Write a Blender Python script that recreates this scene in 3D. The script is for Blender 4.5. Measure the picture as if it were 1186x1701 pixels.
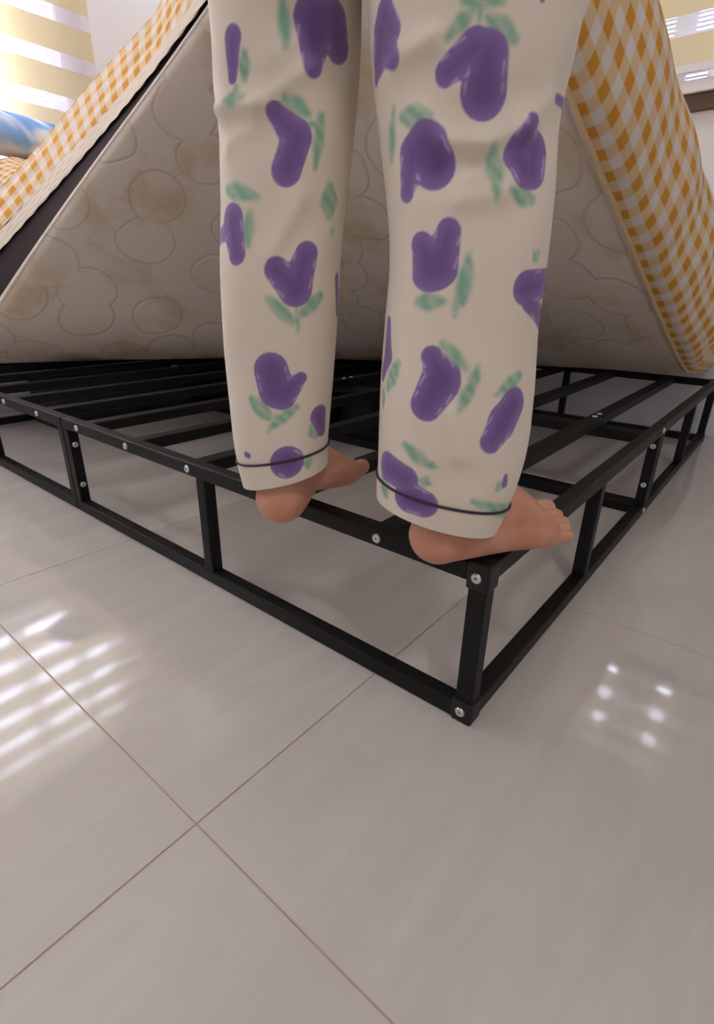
import bpy, bmesh, math, random
import numpy as np
from mathutils import Vector, Matrix

random.seed(4)
rng = np.random.default_rng(4)
for o in list(bpy.data.objects):
    bpy.data.objects.remove(o)
scene = bpy.context.scene
COL = scene.collection

# ------------------------------------------------------------------ camera
# origin: outer bottom corner of the bed frame; X runs along the foot end, Y along the long side
CAM = np.array([-0.44014, -0.18366, 0.46111])
YAW, PIT, ROL, FPX = 0.67847, -0.40418, 0.02001, 870.944
fw = np.array([math.cos(PIT) * math.cos(YAW), math.cos(PIT) * math.sin(YAW), math.sin(PIT)])
r0 = np.cross(fw, [0, 0, 1]); r0 /= np.linalg.norm(r0)
u0 = np.cross(r0, fw)
RV = math.cos(ROL) * r0 + math.sin(ROL) * u0
UV = -math.sin(ROL) * r0 + math.cos(ROL) * u0
cd = bpy.data.cameras.new('camera')
cam = bpy.data.objects.new('camera', cd)
COL.objects.link(cam)
cd.sensor_fit = 'HORIZONTAL'
cd.sensor_width = 36.0
cd.lens = FPX / 1186.0 * 36.0
cd.clip_start = 0.02
cam.matrix_world = Matrix(((RV[0], UV[0], -fw[0], CAM[0]), (RV[1], UV[1], -fw[1], CAM[1]),
                           (RV[2], UV[2], -fw[2], CAM[2]), (0, 0, 0, 1)))
scene.camera = cam

# ------------------------------------------------------------------ light / exposure
world = bpy.data.worlds.new('world'); scene.world = world
world.use_nodes = True
world.node_tree.nodes['Background'].inputs[0].default_value = (0.8, 0.85, 1.0, 1)
world.node_tree.nodes['Background'].inputs[1].default_value = 0.4
scene.view_settings.view_transform = 'Standard'
scene.view_settings.look = 'None'
scene.view_settings.exposure = 0.66
scene.view_settings.gamma = 1.0
scene.view_settings.use_curve_mapping = False
PANE_BRIGHT = 15.0       # daylight seen through the window panes
PANE_DIM = 3.2
ADDED_LAMP_WATT = 8.5
LAMP_WATT_2 = 7.0  # added fill lamp on the camera side

H = 0.206               # height of the bed frame
FW, FL = 1.66, 1.92     # frame width (X) and length (Y)
XW, YW = 1.76, 2.09     # inner faces of the two walls seen
XB, YB, ZC = -2.1, -2.0, 2.5
TILE, TX, TY = 0.6, -0.271, 0.1371


def pix(x, y, X=None, Y=None, z=None, D=None):
    """point in the room on the line of sight of a photograph pixel"""
    d = fw + RV * (x - 593) / FPX - UV * (y - 850.5) / FPX
    if X is not None: t = (X - CAM[0]) / d[0]
    elif Y is not None: t = (Y - CAM[1]) / d[1]
    elif z is not None: t = (z - CAM[2]) / d[2]
    else: t = D / (d @ FH)
    return CAM + t * d


FH = np.array([math.cos(YAW), math.sin(YAW), 0.0])
RH = np.array([math.sin(YAW), -math.cos(YAW), 0.0])


def project(P):
    d = np.asarray(P, float) - CAM
    z = d @ fw
    return np.stack([593 + FPX * (d @ RV) / z, 850.5 - FPX * (d @ UV) / z, z], -1)


# ------------------------------------------------------------------ materials
def lin(c):
    return tuple(((v / 255.0) / 12.92 if v / 255.0 <= 0.04045 else ((v / 255.0 + 0.055) / 1.055) ** 2.4) for v in c) + (1.0,)


def new_mat(name):
    m = bpy.data.materials.new(name)
    m.use_nodes = True
    nt = m.node_tree
    b = nt.nodes['Principled BSDF']
    return m, nt, b


def N(nt, t, **kw):
    n = nt.nodes.new(t)
    for k, v in kw.items():
        if k.startswith('_'):
            setattr(n, k[1:], v)
        else:
            n.inputs[k].default_value = v
    return n


def plain(name, col, rough=0.5, metal=0.0, vary=0.06, scale=12.0, bump=0.0, bscale=60.0, spec=0.5, stretch=None):
    m, nt, b = new_mat(name)
    tc = N(nt, 'ShaderNodeTexCoord')
    src = tc.outputs['Object']
    if stretch:
        mp = N(nt, 'ShaderNodeMapping'); mp.inputs['Scale'].default_value = stretch
        nt.links.new(src, mp.inputs[0]); src = mp.outputs[0]
    nz = N(nt, 'ShaderNodeTexNoise', Scale=scale, Detail=4.0)
    nt.links.new(src, nz.inputs['Vector'])
    mx = N(nt, 'ShaderNodeMix', _data_type='RGBA')
    c = lin(col)
    mx.inputs[6].default_value = tuple(max(0, v * (1 - vary)) for v in c[:3]) + (1,)
    mx.inputs[7].default_value = tuple(min(1, v * (1 + vary)) for v in c[:3]) + (1,)
    nt.links.new(nz.outputs['Fac'], mx.inputs[0])
    nt.links.new(mx.outputs[2], b.inputs['Base Color'])
    b.inputs['Roughness'].default_value = rough
    b.inputs['Metallic'].default_value = metal
    b.inputs['Specular IOR Level'].default_value = spec
    if bump:
        n2 = N(nt, 'ShaderNodeTexNoise', Scale=bscale, Detail=3.0)
        nt.links.new(src, n2.inputs['Vector'])
        bp = N(nt, 'ShaderNodeBump', Strength=bump, Distance=0.002)
        nt.links.new(n2.outputs['Fac'], bp.inputs['Height'])
        nt.links.new(bp.outputs[0], b.inputs['Normal'])
    return m


def math_node(nt, op, a, b=None, clamp=False):
    n = nt.nodes.new('ShaderNodeMath'); n.operation = op; n.use_clamp = clamp
    for i, v in enumerate((a, b)):
        if v is None: continue
        if isinstance(v, (int, float)): n.inputs[i].default_value = v
        else: nt.links.new(v, n.inputs[i])
    return n.outputs[0]


def gingham(name, period):
    """woven check: two sets of soft-edged stripes over the UV map, which is in metres"""
    m, nt, b = new_mat(name)
    uv = N(nt, 'ShaderNodeUVMap')
    sep = N(nt, 'ShaderNodeSeparateXYZ')
    nt.links.new(uv.outputs[0], sep.inputs[0])
    st = []
    for ax in (0, 1):
        s = math_node(nt, 'SINE', math_node(nt, 'MULTIPLY', sep.outputs[ax], 2 * math.pi / period))
        st.append(math_node(nt, 'ADD', math_node(nt, 'MULTIPLY', s, 2.2), 0.5, clamp=True))
    both = math_node(nt, 'MULTIPLY', st[0], st[1])
    one = math_node(nt, 'SUBTRACT', math_node(nt, 'ADD', st[0], st[1], clamp=True), both, clamp=True)
    m1 = N(nt, 'ShaderNodeMix', _data_type='RGBA')
    m1.inputs[6].default_value = lin((238, 228, 220)); m1.inputs[7].default_value = lin((236, 205, 160))
    nt.links.new(one, m1.inputs[0])
    m2 = N(nt, 'ShaderNodeMix', _data_type='RGBA')
    m2.inputs[7].default_value = lin((224, 158, 62))
    nt.links.new(m1.outputs[2], m2.inputs[6]); nt.links.new(both, m2.inputs[0])
    nt.links.new(m2.outputs[2], b.inputs['Base Color'])
    b.inputs['Roughness'].default_value = 0.85
    b.inputs['Specular IOR Level'].default_value = 0.2
    nz = N(nt, 'ShaderNodeTexNoise', Scale=14.0, Detail=2.0)
    tc = N(nt, 'ShaderNodeTexCoord'); nt.links.new(tc.outputs['Object'], nz.inputs['Vector'])
    bp = N(nt, 'ShaderNodeBump', Strength=0.35, Distance=0.02)
    nt.links.new(nz.outputs['Fac'], bp.inputs['Height']); nt.links.new(bp.outputs[0], b.inputs['Normal'])
    return m


def tile_mat():
    m, nt, b = new_mat('polished_tile')
    tc = N(nt, 'ShaderNodeTexCoord')
    info = N(nt, 'ShaderNodeObjectInfo')
    mp = N(nt, 'ShaderNodeMapping'); mp.inputs['Scale'].default_value = (1.2, 7.0, 1.0); mp.inputs['Rotation'].default_value = (0, 0, 0.35)
    off = N(nt, 'ShaderNodeVectorMath', _operation='SCALE'); off.inputs[3].default_value = 1.0
    nt.links.new(info.outputs['Location'], off.inputs[0])
    ad = N(nt, 'ShaderNodeVectorMath', _operation='ADD')
    nt.links.new(tc.outputs['Object'], ad.inputs[0]); nt.links.new(off.outputs[0], ad.inputs[1])
    nt.links.new(ad.outputs[0], mp.inputs[0])
    nz = N(nt, 'ShaderNodeTexNoise', Scale=2.2, Detail=6.0, Roughness=0.6, Distortion=1.2)
    nt.links.new(mp.outputs[0], nz.inputs['Vector'])
    cr = N(nt, 'ShaderNodeValToRGB')
    cr.color_ramp.elements[0].position = 0.3; cr.color_ramp.elements[0].color = lin((198, 191, 183))
    cr.color_ramp.elements[1].position = 0.7; cr.color_ramp.elements[1].color = lin((208, 202, 195))
    nt.links.new(nz.outputs['Fac'], cr.inputs[0])
    nt.links.new(cr.outputs[0], b.inputs['Base Color'])
    b.inputs['Roughness'].default_value = 0.058
    b.inputs['Specular IOR Level'].default_value = 0.5
    return m


def quilt_mat():
    """cream mattress ticking with stitched rings; UV in metres"""
    m, nt, b = new_mat('quilted_ticking')
    uv = N(nt, 'ShaderNodeUVMap')
    nz0 = N(nt, 'ShaderNodeTexNoise', Scale=5.0, Detail=2.0)
    nt.links.new(uv.outputs[0], nz0.inputs['Vector'])
    mixv = N(nt, 'ShaderNodeMix', _data_type='VECTOR'); mixv.inputs[0].default_value = 0.05
    nt.links.new(uv.outputs[0], mixv.inputs[4]); nt.links.new(nz0.outputs['Color'], mixv.inputs[5])
    vo = N(nt, 'ShaderNodeTexVoronoi', Scale=6.0, Randomness=0.7)
    vo.voronoi_dimensions = '2D'
    nt.links.new(mixv.outputs[1], vo.inputs['Vector'])
    d = math_node(nt, 'ABSOLUTE', math_node(nt, 'SUBTRACT', vo.outputs['Distance'], 0.42))
    line = math_node(nt, 'SUBTRACT', 1.0, math_node(nt, 'MULTIPLY', d, 30.0), clamp=True)
    nz = N(nt, 'ShaderNodeTexNoise', Scale=4.0, Detail=5.0, Roughness=0.6)
    nt.links.new(uv.outputs[0], nz.inputs['Vector'])
    cr = N(nt, 'ShaderNodeValToRGB')
    e = cr.color_ramp.elements
    e[0].position = 0.30; e[0].color = lin((205, 180, 138))
    e[1].position = 0.50; e[1].color = lin((232, 218, 202))
    nt.links.new(nz.outputs['Fac'], cr.inputs[0])
    mx = N(nt, 'ShaderNodeMix', _data_type='RGBA'); mx.inputs[7].default_value = lin((160, 138, 116))
    nt.links.new(math_node(nt, 'MULTIPLY', line, math_node(nt, 'MULTIPLY', nz.outputs['Fac'], 0.5)), mx.inputs[0])
    nt.links.new(cr.outputs[0], mx.inputs[6])
    nt.links.new(mx.outputs[2], b.inputs['Base Color'])
    b.inputs['Roughness'].default_value = 0.8
    b.inputs['Specular IOR Level'].default_value = 0.2
    bp = N(nt, 'ShaderNodeBump', Strength=0.22, Distance=0.008)
    bp.invert = True
    nt.links.new(line, bp.inputs['Height']); nt.links.new(bp.outputs[0], b.inputs['Normal'])
    return m


def print_mat():
    m, nt, b = new_mat('tulip_print_cotton')
    at = N(nt, 'ShaderNodeAttribute'); at.attribute_name = 'print'
    nt.links.new(at.outputs['Color'], b.inputs['Base Color'])
    b.inputs['Roughness'].default_value = 0.7
    b.inputs['Specular IOR Level'].default_value = 0.25
    b.inputs['Sheen Weight'].default_value = 0.15
    tc = N(nt, 'ShaderNodeTexCoord')
    nz = N(nt, 'ShaderNodeTexNoise', Scale=9.0, Detail=3.0)
    nt.links.new(tc.outputs['Object'], nz.inputs['Vector'])
    bp = N(nt, 'ShaderNodeBump', Strength=0.25, Distance=0.02)
    nt.links.new(nz.outputs['Fac'], bp.inputs['Height']); nt.links.new(bp.outputs[0], b.inputs['Normal'])
    return m


def skin_mat():
    m, nt, b = new_mat('skin')
    tc = N(nt, 'ShaderNodeTexCoord')
    nz = N(nt, 'ShaderNodeTexNoise', Scale=18.0, Detail=4.0)
    nt.links.new(tc.outputs['Object'], nz.inputs['Vector'])
    cr = N(nt, 'ShaderNodeValToRGB')
    cr.color_ramp.elements[0].position = 0.35; cr.color_ramp.elements[0].color = lin((204, 142, 114))
    cr.color_ramp.elements[1].position = 0.7; cr.color_ramp.elements[1].color = lin((224, 164, 138))
    nt.links.new(nz.outputs['Fac'], cr.inputs[0]); nt.links.new(cr.outputs[0], b.inputs['Base Color'])
    b.inputs['Roughness'].default_value = 0.5
    b.inputs['Subsurface Weight'].default_value = 0.12
    b.inputs['Subsurface Radius'].default_value = (0.012, 0.005, 0.003)
    b.inputs['Subsurface Scale'].default_value = 1.0
    return m


def emit_mat(name, col, strength):
    m = bpy.data.materials.new(name); m.use_nodes = True
    nt = m.node_tree; nt.nodes.clear()
    e = N(nt, 'ShaderNodeEmission', Strength=strength); e.inputs[0].default_value = lin(col)
    o = N(nt, 'ShaderNodeOutputMaterial'); nt.links.new(e.outputs[0], o.inputs[0])
    return m


def cloth_blind(name, col, transp, transl):
    m = bpy.data.materials.new(name); m.use_nodes = True
    nt = m.node_tree; nt.nodes.clear()
    tc = N(nt, 'ShaderNodeTexCoord')
    wv = N(nt, 'ShaderNodeTexNoise', Scale=180.0, Detail=2.0)
    nt.links.new(tc.outputs['Object'], wv.inputs['Vector'])
    cm = N(nt, 'ShaderNodeMix', _data_type='RGBA')
    c = lin(col); cm.inputs[6].default_value = tuple(v * .95 for v in c[:3]) + (1,); cm.inputs[7].default_value = c
    nt.links.new(wv.outputs['Fac'], cm.inputs[0])
    df = N(nt, 'ShaderNodeBsdfDiffuse'); tl = N(nt, 'ShaderNodeBsdfTranslucent'); tr = N(nt, 'ShaderNodeBsdfTransparent')
    nt.links.new(cm.outputs[2], df.inputs[0]); nt.links.new(cm.outputs[2], tl.inputs[0])
    m1 = N(nt, 'ShaderNodeMixShader', Fac=transl); m2 = N(nt, 'ShaderNodeMixShader', Fac=transp)
    nt.links.new(df.outputs[0], m1.inputs[1]); nt.links.new(tl.outputs[0], m1.inputs[2])
    nt.links.new(m1.outputs[0], m2.inputs[1]); nt.links.new(tr.outputs[0], m2.inputs[2])
    o = N(nt, 'ShaderNodeOutputMaterial'); nt.links.new(m2.outputs[0], o.inputs[0])
    return m


def pillow_mat():
    m, nt, b = new_mat('marbled_blue_cotton')
    tc = N(nt, 'ShaderNodeTexCoord')
    nz = N(nt, 'ShaderNodeTexNoise', Scale=4.5, Detail=2.0, Distortion=1.0)
    nt.links.new(tc.outputs['Object'], nz.inputs['Vector'])
    cr = N(nt, 'ShaderNodeValToRGB'); e = cr.color_ramp.elements
    e[0].position = 0.36; e[0].color = lin((90, 140, 220))
    e[1].position = 0.62; e[1].color = lin((238, 238, 246))
    x = e.new(0.48); x.color = lin((140, 185, 240))
    x = e.new(0.54); x.color = lin((225, 230, 244))
    nt.links.new(nz.outputs['Fac'], cr.inputs[0]); nt.links.new(cr.outputs[0], b.inputs['Base Color'])
    b.inputs['Roughness'].default_value = 0.8
    return m


M = {
    'tile': tile_mat(),
    'grout': plain('grout', (186, 164, 150), 0.8),
    'wall': plain('wall_paint', (224, 223, 229), 0.7, vary=0.02, scale=3, bump=0.05),
    'ceiling': plain('ceiling_paint', (236, 233, 230), 0.8, vary=0.02, scale=3),
    'black': plain('black_powder_coat', (13, 13, 12), 0.5, vary=0.12, scale=30, bump=0.06, bscale=900, spec=0.28),
    'cap': plain('black_plastic', (9, 9, 9), 0.5, vary=0.1),
    'chrome': plain('zinc_screw', (215, 213, 208), 0.28, 0.85, vary=0.08, scale=200),
    'socket': plain('screw_recess', (110, 108, 104), 0.6, 0.5),
    'quilt': quilt_mat(),
    'band': plain('dark_brown_ticking', (62, 50, 52), 0.85, vary=0.15, scale=60, bump=0.2, bscale=400, spec=0.2),
    'piping': plain('cream_piping', (240, 232, 220), 0.8, vary=0.04),
    'gingham': gingham('mustard_gingham', 0.042),
    'gingham_fine': gingham('mustard_gingham_fine', 0.026),
    'hem': plain('cream_gathered_hem', (240, 226, 206), 0.85, vary=0.05),
    'print': print_mat(),
    'cream': plain('cream_cotton', (232, 222, 205), 0.75, vary=0.03),
    'dkpipe': plain('plum_piping', (58, 42, 62), 0.7, vary=0.1),
    'skin': skin_mat(),
    'nail': plain('mauve_nail_polish', (168, 98, 118), 0.2, vary=0.03),
    'nail_bare': plain('bare_nail', (214, 158, 136), 0.3, vary=0.03),
    'hair': plain('dark_hair', (28, 20, 17), 0.45, vary=0.3, scale=60),
    'eye': plain('eye', (236, 232, 228), 0.2),
    'pane': emit_mat('daylight_pane', (230, 236, 255), PANE_BRIGHT),
    'pane_dim': emit_mat('shaded_daylight_pane', (218, 226, 250), PANE_DIM),
    'pane_green': emit_mat('garden_daylight_pane', (216, 232, 214), PANE_DIM * 0.75),
    'frame': plain('white_aluminium', (232, 230, 234), 0.4, vary=0.02),
    'louvre': plain('lavender_louvre', (176, 170, 208), 0.5, vary=0.05),
    'wood': plain('dark_brown_wood', (84, 66, 48), 0.5, vary=0.2, scale=6, stretch=(1, 1, 14)),
    'band_y': cloth_blind('cream_blind_band', (240, 230, 204), 0.0, 0.42),
    'band_s': cloth_blind('sheer_blind_band', (240, 236, 244), 0.55, 0.5),
    'pillow': pillow_mat(),
    'lamp': emit_mat('added_lamp_diffuser', (255, 246, 238), 3.0),
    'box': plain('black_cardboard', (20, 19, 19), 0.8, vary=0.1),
    'red': plain('red_print', (150, 40, 30), 0.7),
}


# ------------------------------------------------------------------ builders
def link(o, parent=None):
    COL.objects.link(o)
    if parent is not None:
        o.parent = parent
    return o


def mesh_obj(name, verts, faces, mat, parent=None, smooth=False, uvs=None):
    me = bpy.data.meshes.new(name)
    me.from_pydata([tuple(map(float, v)) for v in verts], [], [tuple(f) for f in faces])
    me.materials.append(mat)
    if smooth:
        me.polygons.foreach_set('use_smooth', [True] * len(me.polygons))
    if uvs is not None:
        ul = me.uv_layers.new(name='UVMap')
        li = np.empty(len(me.loops), int); me.loops.foreach_get('vertex_index', li)
        ul.data.foreach_set('uv', np.asarray(uvs, float)[li].ravel())
    me.update()
    return link(bpy.data.objects.new(name, me), parent)


def bm_obj(name, bm, mat, parent=None, smooth=False):
    bmesh.ops.recalc_face_normals(bm, faces=bm.faces)
    me = bpy.data.meshes.new(name); bm.to_mesh(me); bm.free()
    for x in (mat if isinstance(mat, (list, tuple)) else [mat]):
        me.materials.append(x)
    if smooth:
        me.polygons.foreach_set('use_smooth', [True] * len(me.polygons))
    return link(bpy.data.objects.new(name, me), parent)


def add_box(bm, lo, hi, bevel=0.0):
    lo = Vector(lo); hi = Vector(hi)
    r = bmesh.ops.create_cube(bm, size=1.0, matrix=Matrix.Translation((lo + hi) / 2) @ Matrix.Diagonal((*(hi - lo), 1)))
    if bevel:
        es = list({e for v in r['verts'] for e in v.link_edges})
        bmesh.ops.bevel(bm, geom=es, offset=bevel, segments=2, profile=0.5, affect='EDGES')


def box(name, lo, hi, mat, parent=None, bevel=0.0):
    bm = bmesh.new(); add_box(bm, lo, hi, bevel)
    return bm_obj(name, bm, mat, parent)


def thing(name, label, cat, loc=(0, 0, 0), group=None):
    o = bpy.data.objects.new(name, None)
    o.empty_display_size = 0.05
    o.location = loc
    link(o)
    return tag(o, label, cat, group)


def tag(o, label, cat, group=None):
    o['label'] = label; o['category'] = cat
    if group: o['group'] = group
    return o


def struct(o, label):
    o['kind'] = 'structure'; o['label'] = label
    return o


# ------------------------------------------------------------------ room shell
flr = box('floor', (XB - 0.1, YB - 0.1, -0.06), (XW + 0.1, YW + 0.1, -0.0009), M['grout'])
struct(flr, 'polished beige porcelain tile floor with thin brown joints')
tile_me = None
gap = 0.0008
i0 = math.floor((XB - TX) / TILE); i1 = math.ceil((XW - TX) / TILE)
j0 = math.floor((YB - TY) / TILE); j1 = math.ceil((YW - TY) / TILE)
tile_cache = {}
for i in range(i0, i1):
    for j in range(j0, j1):
        x0, x1 = max(XB, TX + i * TILE), min(XW, TX + (i + 1) * TILE)
        y0, y1 = max(YB, TY + j * TILE), min(YW, TY + (j + 1) * TILE)
        if x1 - x0 < 0.02 or y1 - y0 < 0.02: continue
        key = (round(x1 - x0, 4), round(y1 - y0, 4))
        if key not in tile_cache:
            bm = bmesh.new()
            hx, hy = (x1 - x0) / 2 - gap, (y1 - y0) / 2 - gap
            add_box(bm, (-hx, -hy, -0.0045), (hx, hy, 0.0), 0.0004)
            o = bm_obj('floor_tile', bm, M['tile'])
            COL.objects.unlink(o)
            tile_cache[key] = o
        o = tile_cache[key].copy()
        o.location = ((x0 + x1) / 2, (y0 + y1) / 2, 0)
        link(o, flr)


def wall_with_hole(name, axis, pos, thick, a0, a1, z0, z1, hole, mat):
    """wall slab across axis at pos..pos+thick with one rectangular opening (ha0,ha1,hz0,hz1)"""
    bm = bmesh.new()
    ha0, ha1, hz0, hz1 = hole
    for (p0, p1, q0, q1) in ((a0, ha0, z0, z1), (ha1, a1, z0, z1), (ha0, ha1, z0, hz0), (ha0, ha1, hz1, z1)):
        if axis == 'y': add_box(bm, (p0, pos, q0), (p1, pos + thick, q1))
        else: add_box(bm, (pos, p0, q0), (pos + thick, p1, q1))
    return bm_obj(name, bm, mat)


HW = (-1.5, 0.68, 0.86, 1.66)       # head window opening (x0,x1,z0,z1)
SW = (-0.55, 1.15, 1.035, 1.56)     # side window opening (y0,y1,z0,z1)
struct(wall_with_hole('wall_head', 'y', YW, 0.12, XB - 0.1, XW + 0.1, 0, ZC, HW, M['wall']), 'white painted wall behind the head of the bed')
struct(wall_with_hole('wall_side', 'x', XW, 0.12, YB - 0.1, YW, 0, ZC, SW, M['wall']), 'white painted wall along the side of the bed')
struct(box('wall_left', (XB - 0.1, YB - 0.1, 0), (XB, YW, ZC), M['wall']), 'plain white painted wall')
struct(box('wall_back', (XB, YB - 0.1, 0), (XW, YB, ZC), M['wall']), 'plain white painted wall')
struct(box('ceiling', (XB - 0.1, YB - 0.1, ZC), (XW + 0.1, YW + 0.1, ZC + 0.08), M['ceiling']), 'white ceiling')


def window(name, axis, pos, hole, mull, mats, label):
    a0, a1, z0, z1 = hole

    def bx(bm, p0, p1, d0, d1, q0, q1):
        if axis == 'y': add_box(bm, (p0, pos + d0, q0), (p1, pos + d1, q1))
        else: add_box(bm, (pos + d0, p0, q0), (pos + d1, p1, q1))
    bm = bmesh.new(); f = 0.035
    for r in ((a0, a0 + f, z0, z1), (a1 - f, a1, z0, z1), (a0 + f, a1 - f, z0, z0 + f), (a0 + f, a1 - f, z1 - f, z1)):
        bx(bm, r[0], r[1], 0.04, 0.09, r[2], r[3])
    w = struct(bm_obj(name, bm, M['frame']), label)
    edges = [a0 + f] + list(mull) + [a1 - f]
    for m_ in mull:
        bm = bmesh.new(); bx(bm, m_ - 0.03, m_ + 0.03, 0.05, 0.085, z0 + f, z1 - f)
        bm_obj('mullion', bm, M['frame'], w)
    for k in range(len(edges) - 1):
        p0 = edges[k] + (0.03 if k else 0); p1 = edges[k + 1] - (0.03 if k < len(edges) - 2 else 0)
        bm = bmesh.new(); bx(bm, p0, p1, 0.075, 0.079, z0 + f, z1 - f)
        bm_obj('pane', bm, mats[k], w)
        if mats[k] is not M['pane']:
            z = z0 + f + 0.008
            bm = bmesh.new(); bx(bm, p0, p1, 0.060, 0.066, 0, 0.0045)
            first = bm_obj('louvre', bm, M['louvre'], w)
            first.location.z = z
            while z < min(z1 - f, z0 + 0.75) - 0.01:
                z += 0.0115
                c = first.copy(); c.location.z = z; link(c, w)
    return w


window('window_1', 'y', YW, HW, (-1.1, -0.7, -0.3, -0.12, 0.10, 0.33, 0.49), [M['pane']] * 7 + [M['pane_dim']], 'white framed window behind a striped blind at the head of the bed')
window('window_2', 'x', XW, SW, (-0.16, -0.05, 0.06, 0.17, 0.24, 0.36, 0.75), [M['pane_green'], M['pane'], M['pane_dim'], M['pane'], M['pane_dim'], M['pane_dim'], M['pane_green'], M['pane_dim']],
       'white framed window behind a cream blind beside the bed')
# sill pieces of the side window
struct(box('trim_1', (XW - 0.03, SW[0] - 0.06, 1.028), (XW + 0.05, SW[1] + 0.06, 1.062), M['frame'], bevel=0.003), 'white window sill above a dark brown strip')
struct(box('trim_2', (XW - 0.018, YB + 0.002, 0.982), (XW + 0.0, YW - 0.002, 1.026), M['wood'], bevel=0.002), 'dark brown wooden strip under the window sill')


def blind(name, label, axis, pos, a0, a1, ztop, sheers, zbot, sheer_h, depth):
    t = thing(name, label, 'blind', (0.5 * (a0 + a1), pos, zbot) if axis == 'y' else (pos, 0.5 * (a0 + a1), zbot))
    half = (a1 - a0) / 2

    def part(n, z0, z1, mat, d0=-0.0006, d1=0.0006):
        if axis == 'y': o = box(n, (-half, d0, z0 - zbot), (half, d1, z1 - zbot), mat, t)
        else: o = box(n, (d0, -half, z0 - zbot), (d1, half, z1 - zbot), mat, t)
        return o
    part('bottom_rail', zbot, zbot + 0.02, M['frame'], -0.009, 0.009)
    z = zbot + 0.02
    for s in sheers:
        if s > z: part('opaque_band', z, s, M['band_y'])
        part('sheer_band', s, s + sheer_h, M['band_s'], -0.0003, 0.0003)
        z = s + sheer_h
    part('opaque_band', z, ztop, M['band_y'])
    part('head_rail', ztop, ztop + 0.06, M['frame'], -0.03, 0.03)
    return t


per = 0.1265
blind('zebra_blind', 'striped day and night blind of cream and sheer bands behind the blue pillow', 'y', YW - 0.035, -1.55, 0.785, 2.1,
      [1.014 - per + k * per for k in range(10)], 0.85, 0.045, 0.03)
blind('zebra_blind', 'cream day and night blind ending above the dark brown strip', 'x', XW - 0.035, -0.6, 1.2, 2.1,
      [1.172 + k * 0.1405 for k in range(7)], 1.078, 0.052, 0.03)

# unseen ceiling lamps, added to light the room


def added_lamp(x, y, watt, label):
    lt = thing('added_lamp', label, 'lamp', (x, y, ZC), 'added ceiling lamps')
    bm = bmesh.new(); bmesh.ops.create_cone(bm, cap_ends=True, segments=40, radius1=0.2, radius2=0.22, depth=0.05, matrix=Matrix.Translation((0, 0, -0.025)))
    bm_obj('housing', bm, M['frame'], lt)
    bm = bmesh.new(); bmesh.ops.create_cone(bm, cap_ends=True, segments=40, radius1=0.165, radius2=0.185, depth=0.02, matrix=Matrix.Translation((0, 0, -0.06)))
    bm_obj('diffuser', bm, M['lamp'], lt)
    ld = bpy.data.lights.new('added_lamp_light', 'AREA'); ld.shape = 'DISK'; ld.size = 0.36; ld.energy = watt; ld.color = (1.0, 0.975, 0.94)
    lo = bpy.data.objects.new('added_lamp_light', ld); lo.location = (0, 0, -0.075); link(lo, lt)


added_lamp(1.12, 1.22, ADDED_LAMP_WATT, 'added round white ceiling lamp above the bed, out of view')  # added source over the bed, its fixture is never in view
added_lamp(-0.95, -1.0, LAMP_WATT_2, 'added round white fill lamp above the open floor away from the bed')  # added front fill behind the camera

# ------------------------------------------------------------------ bed frame
TB = 0.022
frame = thing('bed_frame', 'black steel slatted bed frame with silver screws standing on tiled floor', 'bed frame')
bolt_bm = bmesh.new()
prof = [(0.0060, 0.0), (0.0060, 0.0012), (0.0048, 0.0026), (0.0022, 0.0031), (0.0017, 0.0022)]
seg = 14
rings = []
for r_, z_ in prof:
    rings.append([bolt_bm.verts.new((r_ * math.cos(2 * math.pi * k / seg), r_ * math.sin(2 * math.pi * k / seg), z_)) for k in range(seg)])
for a, b_ in zip(rings[:-1], rings[1:]):
    for k in range(seg): bolt_bm.faces.new((a[k], a[(k + 1) % seg], b_[(k + 1) % seg], b_[k]))
f_ = bolt_bm.faces.new(rings[-1]); f_.material_index = 1
bolt_proto = bm_obj('screw', bolt_bm, [M['chrome'], M['socket']], None, smooth=True)
COL.objects.unlink(bolt_proto)
AX = {'-x': Matrix.Rotation(-math.pi / 2, 4, 'Y'), '-y': Matrix.Rotation(math.pi / 2, 4, 'X'), 'z': Matrix.Identity(4)}


def bolt(p, d, parent):
    o = bolt_proto.copy(); o.matrix_world = Matrix.Translation(p) @ AX[d]; link(o, parent)
    o.parent = parent
    return o


def tube(name, lo, hi, mat=None):
    return box(name, lo, hi, mat or M['black'], frame, bevel=0.0022)


MY, MX = FL / 2, FW / 2          # joints of the two halves
r_near = []
# long sides (along Y) at X=0 and X=FW-TB, and the doubled middle truss
for nm, x, ztop in (('side', 0.0, H), ('side', FW - TB, H), ('middle', MX - TB - 0.0005, H - 0.024), ('middle', MX + 0.0005, H - 0.024)):
    for y0, y1 in ((TB, MY - 0.0008), (MY + 0.0008, FL - TB)):
        a = tube(nm + '_rail', (x, y0, ztop - TB), (x + TB, y1, ztop))
        b_ = tube(nm + '_bottom_rail', (x, y0, 0.001), (x + TB, y1, 0.001 + TB))
        if nm == 'side' and x == 0.0: r_near.append((a, b_))
    for yp in (0.475, MY - TB - 0.001, MY + 0.001, FL - 0.475 - TB):
        p = tube('post', (x + 0.0006, yp, 0.001 + TB), (x + TB - 0.0006, yp + TB, ztop - TB))
        if nm == 'side' and abs(yp - (MY - TB - 0.001)) < 1e-6:
            for z in (0.062, 0.150): bolt((x + TB / 2, yp, z), '-y', p)
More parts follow.
